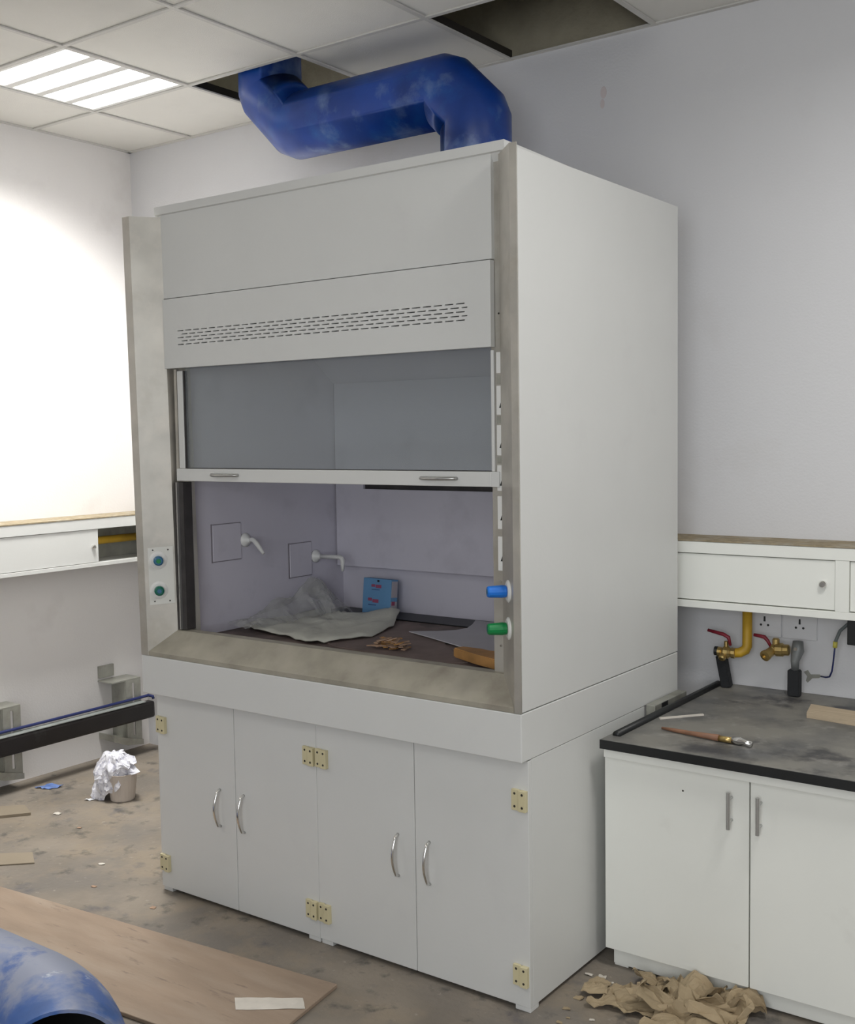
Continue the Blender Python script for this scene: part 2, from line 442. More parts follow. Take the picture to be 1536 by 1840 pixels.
# unseen window added behind the camera as fill, to light the hood interior
wf = nb(); wx0, wx1, wz0, wz1 = 2.0, 4.9, .9, 2.75
for (a, b_, c_, d_) in ((wx0 - .05, wx0, wz0 - .05, wz1 + .05), (wx1, wx1 + .05, wz0 - .05, wz1 + .05), (wx0, wx1, wz0 - .05, wz0), (wx0, wx1, wz1, wz1 + .05), ((wx0 + wx1) / 2 - .025, (wx0 + wx1) / 2 + .025, wz0, wz1)):
    box(wf, a, b_, WF, WF + .05, c_, d_)
struct('added_window_1', wf, 'white')
al = bpy.data.lights.new('added_fill', 'AREA'); al.shape = 'RECTANGLE'; al.size = wx1 - wx0; al.size_y = wz1 - wz0
al.energy = FILL_W; al.color = (.93, .965, 1.0)
lo = bpy.data.objects.new('added_fill', al); C.objects.link(lo); lo.location = ((wx0 + wx1) / 2, WF + .03, (wz0 + wz1) / 2)
lo.rotation_euler = (PI / 2, 0, 0)

# stains rubbed on the back wall
for k, (x, z, sx, sz) in enumerate([(1.145, 2.815, .013, .022), (1.14, 2.775, .009, .017), (.99, 2.56, .008, .02)]):
    b = nb()
    lathe(b, [(1, 0), (.9, .001)], (0, 0, 0), (0, -1, 0), 14)
    for v in b.verts: v.co = Vector((x + v.co.x * sx, WB - .0002 + v.co.y * .4, z + v.co.z * sz))
    single('wall_stain', b, 'skim', ['reddish rub mark high on the grey wall right of the duct', 'small reddish mark just below the larger rub mark on the wall', 'faint streak on the wall behind the duct corner'][k], 'stain')

# ================================================================== FUME HOOD
hood = thing('fume_hood', 'large white fume hood with stainless posts and half raised glass sash', 'fume hood', (W / 2, D / 2, ZR))
obj('side_panel', bx(W - .02, W, .006, D, ZS + .002, ZT, bev=.0015), 'white', hood)
obj('side_panel', bx(0, .02, .02, D, ZS + .002, ZT, bev=.0015), 'white', hood)
obj('back_panel', bx(.021, W - .021, D - .015, D, ZS + .002, ZT), 'white', hood)
obj('base_rim', bx(0, W, 0.0, D, ZR, ZS - .001, bev=.0025), 'white', hood)
# roof with its front cap
rf = nb(); prism(rf, [(.074, 2.362), (.0765, 2.336), (.083, 2.3335), (.10, 2.31), (D - .01, 2.31), (D - .01, 2.340)], 'x', .05, 1.462)
obj('roof_panel', rf, 'white', hood)
obj('roof_edge', bx(W - .0825, W - .021, .11, D - .002, ZT - .02, ZT), 'white', hood)
# posts: airfoil section  (u from the outer side, y depth)
def lean(q):      # the left post stands slightly out of plumb
    x, y, z = q
    return (x - .026 * max(0, z - ZS) / 1.5, y, z)
def post(right):
    s = .021 if right else .036
    fy = .0975 if right else .128
    prof = [(0, 0), (s, 0), (.107 if right else .099, .083), (.107 if right else .099, fy), (.146, fy), (.146, .145), (.085, .145), (.085, .090), (.0225, .030), (.0225, .005), (0, .005)]
    if not right: prof[8:10] = [(.0225, .030), (.0225, .018)]; prof[10] = (0, .018)
    bm = nb()
    if right: prism(bm, [(W - u, y) for u, y in prof], 'z', ZS + .0, 2.328)
    else: prism(bm, [(u, y) for u, y in prof], 'z', ZS + .0, 2.328, fn=lean)
    return obj('front_post', bm, 'steel', hood)
post_l = post(False); post_r = post(True)
# angled stainless sill
sl = nb(); prism(sl, [(.001, ZS), (.001, ZS + .014), (.082, ZS + .082), (.112, ZS + .084), (.112, ZS + .045), (.06, ZS + .045), (.02, ZS)], 'x', .03, W - .024)
# mitre the ends
for v in sl.verts:
    f = max(0, min(1, (v.co.z - ZS - .014) / .068))
    if v.co.x < .5: v.co.x = .034 + f * .060
    else: v.co.x = W - .023 - f * .074
obj('airfoil_sill', sl, 'steel_sill', hood)
# dark sash tracks inside the posts
for s in (0, 1):
    for (a, b, m, y0) in ((.099, .112, 'darksteel', .085), (.1125, .1185, 'brushed', .079), (.119, .140, 'darksteel', .088)):
        if s == 0 : obj('sash_track', bx(a, b, y0, .127, ZS + .086, 1.424), m, hood)
    if s == 0: obj('sash_track', bx(.099, .1115, .098, .127, 1.427, 1.812), 'steel', hood)
# upper blank panel
obj('upper_front_panel', bx(.064, 1.413, .083, .0985, 2.0525, 2.333, bev=.001), 'white', hood)
# slotted panel with real slots
def slotted():
    bm = nb()
    x0, x1, z0, z1, yf, yb = .079, 1.4125, 1.8145, 2.0490, .076, .095
    sx0, sx1, n = .150, 1.336, 31
    per = (sx1 - sx0) / n; sl_ = per * .76; hh = .0017
    rows = [1.8925 + .0115 * k for k in range(5)]
    def quad(xa, xb, za, zb, y):
        if xb - xa < 1e-5 or zb - za < 1e-5: return
        vs = [bm.verts.new(p) for p in ((xa, y, za), (xb, y, za), (xb, y, zb), (xa, y, zb))]
        bm.faces.new(vs)
    zc = z0
    for k, zr in enumerate(rows):
        quad(x0, x1, zc, zr - hh, yf); quad(x0, x1, zc, zr - hh, yb)
        xc = x0; off = per * .5 if k % 2 else 0
        for i in range(n):
            a = sx0 + per * i + off; b_ = min(a + sl_, sx1)
            if b_ - a < .004: continue
            quad(xc, a, zr - hh, zr + hh, yf); quad(xc, a, zr - hh, zr + hh, yb)
            for (p, q) in (((a, zr - hh), (b_, zr - hh)), ((b_, zr - hh), (b_, zr + hh)), ((b_, zr + hh), (a, zr + hh)), ((a, zr + hh), (a, zr - hh))):
                vs = [bm.verts.new(c) for c in ((p[0], yf, p[1]), (q[0], yf, q[1]), (q[0], yb, q[1]), (p[0], yb, p[1]))]
                bm.faces.new(vs)
            xc = b_
        quad(xc, x1, zr - hh, zr + hh, yf); quad(xc, x1, zr - hh, zr + hh, yb)
        zc = zr + hh
    quad(x0, x1, zc, z1, yf); quad(x0, x1, zc, z1, yb)
    for (p, q) in (((x0, z0), (x1, z0)), ((x1, z0), (x1, z1)), ((x1, z1), (x0, z1)), ((x0, z1), (x0, z0))):
        bm.faces.new([bm.verts.new(c) for c in ((p[0], yf, p[1]), (q[0], yf, q[1]), (q[0], yb, q[1]), (p[0], yb, p[1]))])
    return bm
vp = obj('slotted_panel', slotted(), 'white', hood)
obj('slot_backing', bx(.14, 1.35, .1, .103, 1.87, 1.96), 'slotback', hood)
# interior liner
obj('liner_panel', bx(.092, .0995, .15, .98, .873, 2.30), 'liner', hood)
obj('liner_panel', bx(W - .0995, W - .092, .15, .98, .873, 2.30), 'liner', hood)
bf = nb()
box(bf, .106, W - .10, .926, .938, 1.050, 1.362); box(bf, .106, .250, .926, .938, 1.362, 1.388); box(bf, .106, W - .10, .926, .938, 1.388, 1.784)
obj('baffle_panel', bf, 'liner', hood)
obj('baffle_slot', bx(.236, W - .11, .939, .950, 1.345, 1.395), 'darksteel', hood)
obj('gap_shade_strip', bx(.0998, .1055, .931, .944, 1.052, 1.784), 'rim', hood)  # dark strip standing in for the shade between liner and baffle
tbf = nb(); prism(tbf, [(.930, 1.7845), (.938, 1.7845), (.47, 2.16), (.46, 2.15)], 'x', .10, W - .10)
obj('baffle_slope', tbf, 'liner', hood)
obj('lower_baffle', bx(.10, W - .10, .968, .974, .873, 1.10), 'liner', hood)
obj('inner_roof', bx(.10, W - .10, .15, .94, 2.30, 2.308), 'liner', hood)
obj('inner_worktop', bx(.0225, W - .0225, .113, .98, .829, .872), 'worktop_in', hood)
obj('drain_trough', bx(.115, .86, .815, .955, .8725, .8765, bev=.001), 'black', hood)
# access covers on the left liner
for (y0, y1, z0, z1) in ((.252, .392, 1.130, 1.262), (.650, .775, 1.028, 1.158)):
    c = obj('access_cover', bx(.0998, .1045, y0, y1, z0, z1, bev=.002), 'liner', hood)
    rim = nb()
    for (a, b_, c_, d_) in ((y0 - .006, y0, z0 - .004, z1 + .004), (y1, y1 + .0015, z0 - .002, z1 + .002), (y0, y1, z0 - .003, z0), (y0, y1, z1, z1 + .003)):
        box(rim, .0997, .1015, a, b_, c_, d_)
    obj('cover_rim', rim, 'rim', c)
# two white outlets
def outlet(y, z, reach, drop, slant):
    t = nb(); lathe(t, [(.026, 0), (.026, .006), (.018, .012), (.010, .022), (.009, .03)], (.0998, y, z), (1, 0, 0), 18)
    o = obj('water_outlet', t, 'plastic', hood, smooth=True)
    e = .0998 + reach
    p = [(.12, y, z), (e - .012, y, z + .002), (e - .004, y, z - .002), (e + slant * .12, y, z - .010), (e + slant * .5, y, z - drop * .55), (e + slant, y, z - drop)]
    obj('nozzle', tb(p, .008, 12, radii=[.009, .0085, .0088, .009, .008, .0055]), 'plastic', o, smooth=True)
outlet(.414, 1.196, .055, .046, .040)
outlet(.80, 1.098, .142, .052, .0)
# sash
sr = nb(); box(sr, .1085, 1.3985, .0885, .1205, 1.4290, 1.4715, bev=.002); box(sr, 1.398, 1.4265, .0885, .0970, 1.4290, 1.4715, bev=.001)
sash = obj('sash_rail', sr, 'white', hood)
obj('sash_stile', bx(.1145, .1415, .0975, .1195, 1.472, 1.806, bev=.0015), 'white', hood)
obj('sash_stile', bx(1.402, 1.4115, .0890, .0970, 1.472, 1.806, bev=.0015), 'white', hood)
obj('sash_bead', bx(.142, .1465, .1005, .1165, 1.4725, 1.806), 'darksteel', hood)
obj('sash_bead', bx(.1465, 1.3985, .1005, .1165, 1.4718, 1.4738), 'darksteel', hood)
obj('sash_glass', bx(.1470, 1.3985, .106, .111, 1.474, 2.06), 'glass', hood)
def bow(pa, pb, out, bulge, r, parent, m='chrome', name='handle'):
    pa, pb, out = Vector(pa), Vector(pb), Vector(out)
    pts = [pa]
    n = 10
    for i in range(n + 1):
        t = i / n
        pts.append(pa.lerp(pb, .04 + .92 * t) + out * (bulge * (0.45 + .55 * math.sin(PI * t))))
    pts.append(pb)
    return obj(name, tb(pts, r, 10), m, parent, smooth=True)
for (a, b_) in ((.287, .408), (1.160, 1.285)):
    h = bow((a, .0885, 1.4515), (b_, .0885, 1.4515), (0, -1, 0), .022, .0052, sash, m='brushed')
# knobs: round on angled face
def knob(base, nrm, m, capm, long_, cr=.020):
    f = nb(); lathe(f, [(.031, -.002), (.031, .003), (.024, .007)], base, nrm, 24)
    o = obj('control_knob', f, 'plastic', hood, smooth=False)
    g = nb()
    prof = [(.010, .004), (.0165, .009), (.0165, .012), (.0175, .020), (.0155, .020 + long_ * .9), (.013, .020 + long_)]
    if long_ < .03: prof = [(.010, .004), (.0145, .008), (.0175, .012), (.0165, .012 + long_), (.012, .016 + long_)]
    lathe(g, prof, base, nrm, 14)
    k = obj('grip', g, m, o)
    e = nb(); t = prof[-1][1]; lathe(e, [(.009, t - .001), (.007, t + .0015)], base, nrm, 12)
    obj('grip_cap', e, capm, k if False else o)
nr = Vector((-.72, -.69, 0)).normalized(); nl = Vector((.79, -.61, 0)).normalized()
for z, m, c in ((1.150, 'knob_blue', 'knob_blue_cap'), (1.048, 'knob_green', 'knob_green_cap')):
    knob(Vector((1.4865, .041, z)) + nr * .002, nr, m, c, .040)
lp = Vector((.0605, .0365, 0))
for z, m, c in ((1.156, 'knob_blue_cap', 'knob_green'), (1.052, 'knob_green_cap', 'knob_blue_cap')):
    knob(Vector((.058, .038, z)) + nl * .003, nl, m, c, .016)
# pale plate behind the left knobs
dirl = Vector((.61, .79, 0))
pb = nb()
q0 = Vector((.0445, .0100, 0)); q1 = Vector((.0965, .0775, 0))
off = nl * .0022
vs = []
for dd in (Vector((0, 0, 0)), off):
    for (q, z) in ((q0, 1.002), (q1, 1.006), (q1, 1.204), (q0, 1.200)):
        vs.append(pb.verts.new(Vector(lean((q.x, q.y, z))) + dd))
for f in ((0, 1, 2, 3), (7, 6, 5, 4), (0, 4, 5, 1), (1, 5, 6, 2), (2, 6, 7, 3), (3, 7, 4, 0)): pb.faces.new([vs[i] for i in f])
lpl = obj('control_plate', pb, 'label', hood)
for (q, z) in ((q0 * .8 + q1 * .2, 1.192), (q0 * .2 + q1 * .8, 1.192), (q0 * .8 + q1 * .2, 1.014), (q0 * .2 + q1 * .8, 1.014)):
    s = nb(); lathe(s, [(.0028, 0), (.0022, .0012)], Vector(lean((q.x, q.y, z))) + off, nl, 8); obj('screw', s, 'dark', lpl)
# socket plates on the recessed strip of the right post
for k, (za, zb) in enumerate(((1.735, 1.790), (1.628, 1.708), (1.516, 1.600), (1.418, 1.490), (1.312, 1.404), (1.196, 1.292))):
    if k == 0: za, zb = 1.742, 1.800
    s = obj('socket_plate', bx(1.4165, 1.4385, .0935, .0972, za, zb, bev=.0015), 'plastic', hood)
    if k:
        h = nb(); zc = (za + zb) / 2 - .012
        prism(h, [(1.426, zc - .009), (1.435, zc - .009), (1.434, zc + .011)], 'y', .0925, .0940)
        obj('socket_hole', h, 'black', s)
for (za, zb) in ((1.712, 1.738), (1.604, 1.625), (1.494, 1.513)):
    obj('strip_infill', bx(1.4165, 1.4385, .0960, .0973, za, zb), 'galv', hood)
for z in (1.165, 1.130, .985): 
    s = nb(); lathe(s, [(.004, 0), (.003, .003)], (1.422, .0973, z), (0, -1, 0), 8); obj('screw', s, 'chrome', hood)
for z in (1.905, 1.915):
    s = nb(); lathe(s, [(.003, 0), (.002, .002)], (1.425 + (z - 1.905) * 2.2, .0973, z), (0, -1, 0), 8); obj('screw', s, 'dark', hood)

# ================================================================== CABINETS UNDER THE HOOD
def hinge(x, z, parent, y=.035, flip=1):
    """cream two-leaf surface hinge"""
    w_, h_ = .021, .058
    a = obj('hinge', bx(x - .0235, x - .0025, y - .010, y, z - h_ / 2, z + h_ / 2, bev=.001), 'cream', parent)
    obj('hinge_leaf', bx(x + .0025, x + .0235, y - .014, y, z - h_ / 2 - .001, z + h_ / 2 - .001, bev=.001), 'cream', a)
    obj('hinge_pin', tb([(x, y - .0085, z - h_ / 2), (x, y - .0085, z + h_ / 2)], .004, 8), 'cream', a)
    for dx in (-.013, .013):
        for dz in (-.018, .018):
            s = nb(); lathe(s, [(.0038, 0), (.003, .001)], (x + dx, y - (.010 if dx < 0 else .014), z + dz), (0, -1, 0), 8)
            obj('hinge_screw', s, 'dark', a)

def undercab(x0, x1, label, hx):
    t = thing('base_cabinet', label, 'cabinet', ((x0 + x1) / 2, .4, FL), group='base cabinets under the fume hood')
    y0, y1, zb, zt = .035, .758, -.003, ZR - .001
    body = nb(); th = .017
    box(body, x0, x0 + th, y0 + .018, y1, zb, zt, bev=.001); box(body, x1 - th, x1, y0 + .018, y1, zb, zt, bev=.001)
    box(body, x0 + th, x1 - th, y1 - .012, y1, zb + .01, zt); box(body, x0 + th, x1 - th, y0 + .02, y1 - .012, zb + .01, zb + .028)
    box(body, x0 + th, x1 - th, y0 + .02, y1 - .012, zt - .018, zt)
    obj('carcass', body, 'white', t)
    xm = (x0 + x1) / 2
    xm = hx[2]
    for k, (a, b_) in enumerate(((x0, xm - .0012), (xm + .0012, x1))):
        d = obj('door', bx(a + (0 if k else 0.0), b_, y0, y0 + .0175, zb, zt - .002, bev=.0015), 'white', t)
        hxk = hx[k]
        bow((hxk, y0, .272), (hxk, y0, .398), (0, -1, 0), .030, .0048, d, m='chrome')
        ex = (x0 + .026) if k == 0 else (x1 - .026)
        for z in (.580, .087): hinge(ex, z, t)
    for (a, b_) in ((x0 + .004, x0 + .05), (x1 - .05, x1 - .001)):
        for yy in (.038, y1 - .05):
            obj('foot', bx(a, b_, yy, yy + .045, FL, zb, bev=.002), 'white', t)
    return t
undercab(.030, .7735, 'white two-door cabinet under the left half of the fume hood', (.338, .450, .411))
undercab(.7745, W - .001, 'white two-door cabinet under the right half of the fume hood', (1.093, 1.208, 1.156))

# ================================================================== DUCT
R_ = .1265
def duct_path():
    zr, xr, xl, cr, cl, e = 2.80, .858, -.132, .12, .15, .012
    k = [(xr, zr - cr), (xr - cr, zr), (xl + cl, zr), (xl, zr + cl)]
    raw = [(xr, 2.3475)] + k + [(xl, 3.44)]; out = [(raw[0][0], .85, raw[0][1])]
    for i in range(1, len(raw) - 1):
        p, q, n_ = Vector(raw[i - 1]), Vector(raw[i]), Vector(raw[i + 1])
        for a in (q + (p - q).normalized() * e, q + (n_ - q).normalized() * e): out.append((a.x, .85, a.y))
    out.append((raw[-1][0], .85, raw[-1][1]))
    return out
dp = duct_path()
duct = thing('exhaust_duct', 'thick blue exhaust duct from the hood top into the ceiling', 'duct', (.858, .85, 2.34))
obj('duct_pipe', tb(dp, R_, 48), 'blue_duct', duct, smooth=True)
for a in (((.858, .85, 2.3475), (.858, .85, 2.357)),):
    obj('duct_collar', tb(a, R_ + .012, 48), 'white', duct)

# ================================================================== BENCH ON THE RIGHT
BX, BY, BZ = 1.588, .374, .681
BX1 = 2.476
bc = thing('bench_cabinet', 'white two-door bench cabinet with bar handles under the black worktop', 'cabinet', (2.03, .8, FL))
body = nb()
box(body, BX + .002, BX + .02, BY + .045, 1.2, .042, BZ - .029); box(body, BX1 - .018, BX1, BY + .045, 1.2, .042, BZ - .029)
box(body, BX + .02, BX1 - .018, 1.188, 1.2, .042, BZ - .029); box(body, BX + .02, BX1 - .018, BY + .05, 1.188, .042, .06)
obj('carcass', body, 'white_bench', bc)
obj('top_rail', bx(BX + .002, BX1, BY + .012, BY + .044, .6245, BZ - .0285, bev=.001), 'white_bench', bc)
obj('plinth', bx(BX + .012, BX1, BY + .052, BY + .07, FL + .006, .041, bev=.002), 'white_bench', bc)
for a in (BX + .014, 1.98, BX1 - .06): obj('foot', bx(a, a + .045, BY + .0525, BY + .09, FL, FL + .012, bev=.003), 'white_bench', bc)
for k, (a, b_, hx) in enumerate(((BX - .002, 2.0225, 1.974), (2.0265, BX1 - .002, 2.056))):
    d = obj('door', bx(a, b_, BY + .026, BY + .044, .042, .6215, bev=.0015), 'white_bench', bc)
    yb = BY + .026
    h = obj('handle', tb([(hx, yb - .028, .487), (hx, yb - .028, .590)], .0055, 12), 'brushed', d)
    for z in (.507, .570):
        pass
    s = nb()
    for z in (.507, .570): tube(s, [(hx, yb, z), (hx, yb - .028, z)], .004, 8)
    obj('handle_post', s, 'brushed', d)
s = nb(); lathe(s, [(.003, 0), (.002, .001)], (1.831, BY + .026, .562), (0, -1, 0), 8); obj('screw_hole', s, 'dark', bc)

bt = thing('worktop', 'dusty black epoxy bench worktop with a raised left edge', 'worktop', (2.0, .8, BZ - .028))
wt = nb(); box(wt, BX - .002, BX1 + .02, BY - .003, WB - .001, BZ - .028, BZ, bev=.003)
obj('worktop_slab', wt, 'bench_top', bt)
obj('front_edge', bx(BX - .0025, BX1 + .0205, BY - .0065, BY - .0035, BZ - .028, BZ - .001, bev=.001), 'black', bt)
lip = nb(); tube(lip, [(1.612, BY + .05, BZ + .003), (1.608, WB - .045, BZ + .003)], .0125, 12)
obj('raised_edge', lip, 'black', bt, smooth=True)

# grey socket bracket seen in the gap behind the hood cabinet
gb = thing('junction_box', 'grey box with a dark slot in the gap behind the fume hood', 'junction box', (1.57, .9, .60))
obj('box_body', bx(1.552, 1.584, .752, 1.00, FL, .700, bev=.002), 'galv', gb)
obj('dark_slot', bx(1.5845, 1.5865, .80, .845, .678, .6995), 'black', gb)

# items on the worktop
def stick(a, b_, w_, h_, m, name, label, cat):
    a, b_ = Vector(a), Vector(b_); d = (b_ - a).normalized(); s = Vector((0, 0, 1)).cross(d) * w_ / 2
    bm = nb(); vs = [bm.verts.new(p + q + Vector((0, 0, z))) for p in (a, b_) for q in (s, -s) for z in (0, h_)]
    for f in ((0, 1, 3, 2), (4, 6, 7, 5), (0, 4, 5, 1), (2, 3, 7, 6), (0, 2, 6, 4), (1, 5, 7, 3)): bm.faces.new([vs[i] for i in f])
    return single(name, bm, m, label, cat)
stick((1.636, .672, BZ), (1.730, .790, BZ), .008, .005, 'plaster', 'white_strip', 'thin white strip lying on the black worktop by its raised edge', 'strip')
t = thing('paint_brush', 'brown handled tool with a shiny metal end on the black worktop', 'tool', (1.85, .53, BZ))
def rodobj(name, pts, r, m, parent, radii=None, seg=12): return obj(name, tb(pts, r, seg, radii=radii), m, parent, smooth=True)
rodobj('brush_handle', [(1.695, .560, BZ + .006), (1.74, .552, BZ + .007), (1.80, .540, BZ + .009), (1.885, .530, BZ + .011)], .008, 'brownwood', t, radii=[.004, .006, .007, .010])
t2 = rodobj('ferrule', [(1.885, .530, BZ + .010), (1.925, .528, BZ + .010)], .009, 'brass', t)
rodobj('chrome_end', [(1.926, .528, BZ + .011), (1.95, .526, BZ + .012), (1.962, .524, BZ + .012), (1.985, .518, BZ + .009)], .01, 'chrome', t, radii=[.010, .012, .007, .009])
wbk = nb(); prism(wbk, [(1.985, 1.050), (2.008, .932), (2.40, .880), (2.38, 1.000)], 'z', BZ + .0005, BZ + .0165)
single('timber_offcut', wbk, 'timber', 'pale flat timber offcut lying at the back of the black worktop', 'wood offcut')
for k, (x, y, r) in enumerate(((1.80, 1.02, .03), (1.86, .90, .035))):
    pass

# ================================================================== SERVICE TRUNKING (spine) on both walls
SZ0, SZ1, SY, SX = .972, 1.200, 1.08, -1.31
def spine_back():
    t = thing('service_trunking', 'white service trunking with lockable doors along the wall behind the bench', 'trunking', (1.8, WB, SZ0))
    f = nb()
    box(f, -1.305, 3.2, SY, SY + .018, 1.160, SZ1 - .001, bev=.001)         # top rail
    box(f, -1.305, 3.2, SY, SY + .018, SZ0, .996, bev=.001)                # bottom rail
    box(f, -1.305, 3.2, SY + .018, WB, SZ0, SZ0 + .015)                     # bottom board
    for a in (-1.303, -.35, .55, 1.452 - .35, 2.0475, 2.98): box(f, a, a + .043, SY + .0005, SY + .0175, .9965, 1.1595)
    obj('trunking_frame', f, 'white_bench', t)
    obj('top_board', bx(-1.305, 3.2, SY - .002, WB, SZ1, SZ1 + .005), 'chipboard', t)
    for (a, b_) in ((1.147, 2.0455), (2.0925, 2.978)):
        d = obj('door', bx(a, b_, SY + .006, SY + .016, 1.000, 1.157, bev=.001), 'white_bench', t)
        kx = b_ - .036
        l = nb(); lathe(l, [(.012, 0), (.012, .012), (.009, .016)], (kx, SY + .006, 1.081), (0, -1, 0), 16)
        obj('lock_knob', l, 'chrome', d, smooth=False)
    # dark gaps above and below each recessed door
    g = nb()
    for (a, b_) in ((1.147, 2.0455), (2.0925, 2.978)):
        box(g, a, b_, SY + .016, SY + .0178, .9967, 1.1593)
    obj('door_backing', g, 'galv', t)
spine_back()
def spine_left():
    t = thing('service_trunking', 'white trunking on the left wall with an open niche showing a yellow pipe', 'trunking', (WL, 0, SZ0))
    f = nb(); y0 = -1.6
    box(f, SX - .018, SX, y0, WB - .002, 1.150, SZ1 - .001, bev=.001)
    box(f, SX - .018, SX, y0, WB - .002, SZ0, .990, bev=.001)
    box(f, WL, SX - .018, y0, WB - .002, SZ0, SZ0 + .015)
    obj('trunking_frame', f, 'white', t)
    obj('top_board', bx(WL, SX + .002, y0, WB - .002, SZ1, SZ1 + .005), 'chipboard', t)
    d = obj('door', bx(SX - .017, SX - .005, y0, .838, .9925, 1.148, bev=.001), 'white', t)
    l = nb(); lathe(l, [(.010, 0), (.010, .010), (.007, .014)], (SX - .005, .808, 1.066), (1, 0, 0), 14)
    obj('lock_knob', l, 'chrome', d)
    obj('niche_back', bx(WL, WL + .006, .80, WB - .003, SZ0 + .016, 1.195), 'galv', t)
    return t
spine_left()
yp = single('gas_pipe', tb([(-1.42, -1.5, 1.083), (-1.42, 1.24, 1.083)], .019, 14), 'yellow_pipe', 'yellow gas pipe running inside the open niche of the left trunking', 'pipe', smooth=True)

# ================================================================== VALVES, PIPES, SOCKETS
VY = 1.19
g1 = thing('gas_valve', 'brass gas valve on a yellow pipe with a raised red lever', 'valve', (1.70, VY, .81))
rodobj('yellow_pipe', [(1.715, VY + .02, SZ0 - .001), (1.715, VY + .02, .832), (1.710, VY + .015, .818), (1.695, VY + .005, .809), (1.668, VY, .806)], .0165, 'yellow_pipe', g1, seg=16)
v = nb(); lathe(v, [(.015, 0), (.019, .002), (.019, .014), (.014, .016), (.022, .026), (.022, .040), (.014, .050), (.017, .052), (.017, .062)], (1.682, VY, .806), (-1, -.1, .02), 12)
b1 = obj('valve_body', v, 'brass', g1)
v = nb(); lathe(v, [(.016, 0), (.016, .012), (.010, .014)], (1.621, VY - .006, .809), (-1, -.1, .02), 12); obj('end_cap', v, 'black', g1)
v = nb(); lathe(v, [(.010, 0), (.013, .004), (.013, .024), (.008, .028)], (1.645, VY - .01, .802), (-.1, -1, -.6), 10); obj('outlet_nipple', v, 'brass', g1)
v = nb(); lathe(v, [(.008, 0), (.008, .02), (.005, .022)], (1.648, VY, .824), (0, 0, 1), 10); obj('valve_stem', v, 'brass', g1)
rodobj('lever', [(1.665, VY - .005, .832), (1.658, VY - .005, .860), (1.640, VY - .005, .869), (1.583, VY - .005, .879)], .005, 'red', g1, radii=[.005, .0065, .007, .0055], seg=8)

g2 = thing('water_valve', 'brass valve with red lever beside a grey hose fitting', 'valve', (1.80, VY, .80))
v = nb(); lathe(v, [(.014, 0), (.019, .003), (.019, .018), (.023, .022), (.023, .044), (.018, .048), (.018, .060)], (1.868, VY, .836), (-1, -.05, -.05), 12)
obj('valve_body', v, 'brass', g2)
v = nb(); lathe(v, [(.013, 0), (.016, .004), (.016, .038), (.019, .040), (.019, .050), (.009, .052), (.009, .046)], (1.815, VY, .832), (-.35, -1, -.35), 14)
obj('outlet_nipple', v, 'brass', g2)
v = nb(); lathe(v, [(.012, 0), (.012, .024), (.008, .028)], (1.822, VY, .845), (0, 0, 1), 10); obj('valve_stem', v, 'brass', g2)
rodobj('lever', [(1.806, VY - .006, .844), (1.796, VY - .006, .862), (1.784, VY - .006, .874), (1.748, VY - .006, .878)], .005, 'red', g2, radii=[.005, .0065, .007, .0055], seg=8)
hs = nb(); tube(hs, [(1.893, VY + .01, .868), (1.893, VY + .008, .835), (1.885, VY + .005, .800), (1.886, VY + .004, .770)], .02, 14, radii=[.017, .021, .014, .012])
obj('hose_fitting', hs, 'grey_hose', g2, smooth=True)
v = nb(); lathe(v, [(.006, 0), (.006, .004)], (1.893, VY - .014, .845), (.1, -1, 0), 10); obj('fitting_screw', v, 'chrome', g2)

def strap(xa, za, xb, zb, w_, y0, y1, label):
    bm = nb(); d = Vector((xb - xa, zb - za)).normalized(); s = Vector((-d.y, d.x)) * w_ / 2
    poly = [(xa - s.x, za - s.y), (xa + s.x, za + s.y), (xb + s.x, zb + s.y), (xb - s.x, zb - s.y)]
    prism(bm, poly, 'y', y0, y1)
    bmesh.ops.bevel(bm, geom=list(bm.edges), offset=.003, segments=2, affect='EDGES')
    return single('insulated_pipe', bm, 'foam', label, 'pipe')
strap(1.626, .793, 1.648, BZ + .001, .034, 1.185, 1.215, 'flat black foam insulated pipe rising from the worktop to the yellow pipe valve')
strap(1.884, .771, 1.884, BZ + .001, .040, 1.18, 1.21, 'flat black foam insulated pipe under the grey hose fitting')

for k, x in enumerate((1.758, 1.879)):
    t = thing('wall_socket', ['white three-pin wall socket beside the yellow pipe', 'white three-pin wall socket above the grey hose fitting'][k], 'socket', (x, WB, .905), group='sockets under the trunking')
    obj('socket_plate', bx(x - .058, x + .058, WB - .006, WB, .862, .965, bev=.002), 'wall', t)
    h = nb(); prism(h, [(x - .0035, .914), (x + .0035, .914), (x + .003, .932), (x - .003, .932)], 'y', WB - .0068, WB - .0055)
    obj('earth_hole', h, 'black', t)
    for dx in (-.0125, .0125):
        h = nb(); lathe(h, [(.0042, 0), (.0042, .001)], (x + dx, WB - .0058, .902), (0, -1, 0), 8); obj('pin_hole', h, 'black', t)
# cable and dark bracket at the right edge of the frame
t = thing('power_cable', 'loose dark blue cable hanging from a black box under the trunking', 'cable', (2.02, 1.2, .95))
obj('cable_box', bx(2.066, 2.13, 1.15, 1.23, .880, .9715, bev=.003), 'black', t)
rodobj('cable_upper', [(2.07, 1.20, .945), (2.055, 1.20, .940), (2.030, 1.20, .915), (2.018, 1.20, .885), (2.015, 1.20, .868)], .0055, 'cable_grey', t, seg=10)
rodobj('cable_lower', [(2.015, 1.20, .8675), (2.012, 1.20, .84), (2.007, 1.205, .80), (2.002, 1.21, .775), (1.992, 1.22, .755), (1.975, 1.235, .748), (1.955, 1.25, .746)], .0028, 'cable_blue', t, seg=8)
rodobj('yellow_tag', [(2.0155, 1.20, .878), (2.014, 1.20, .858)], .0075, 'yellow_tape', t, seg=10)
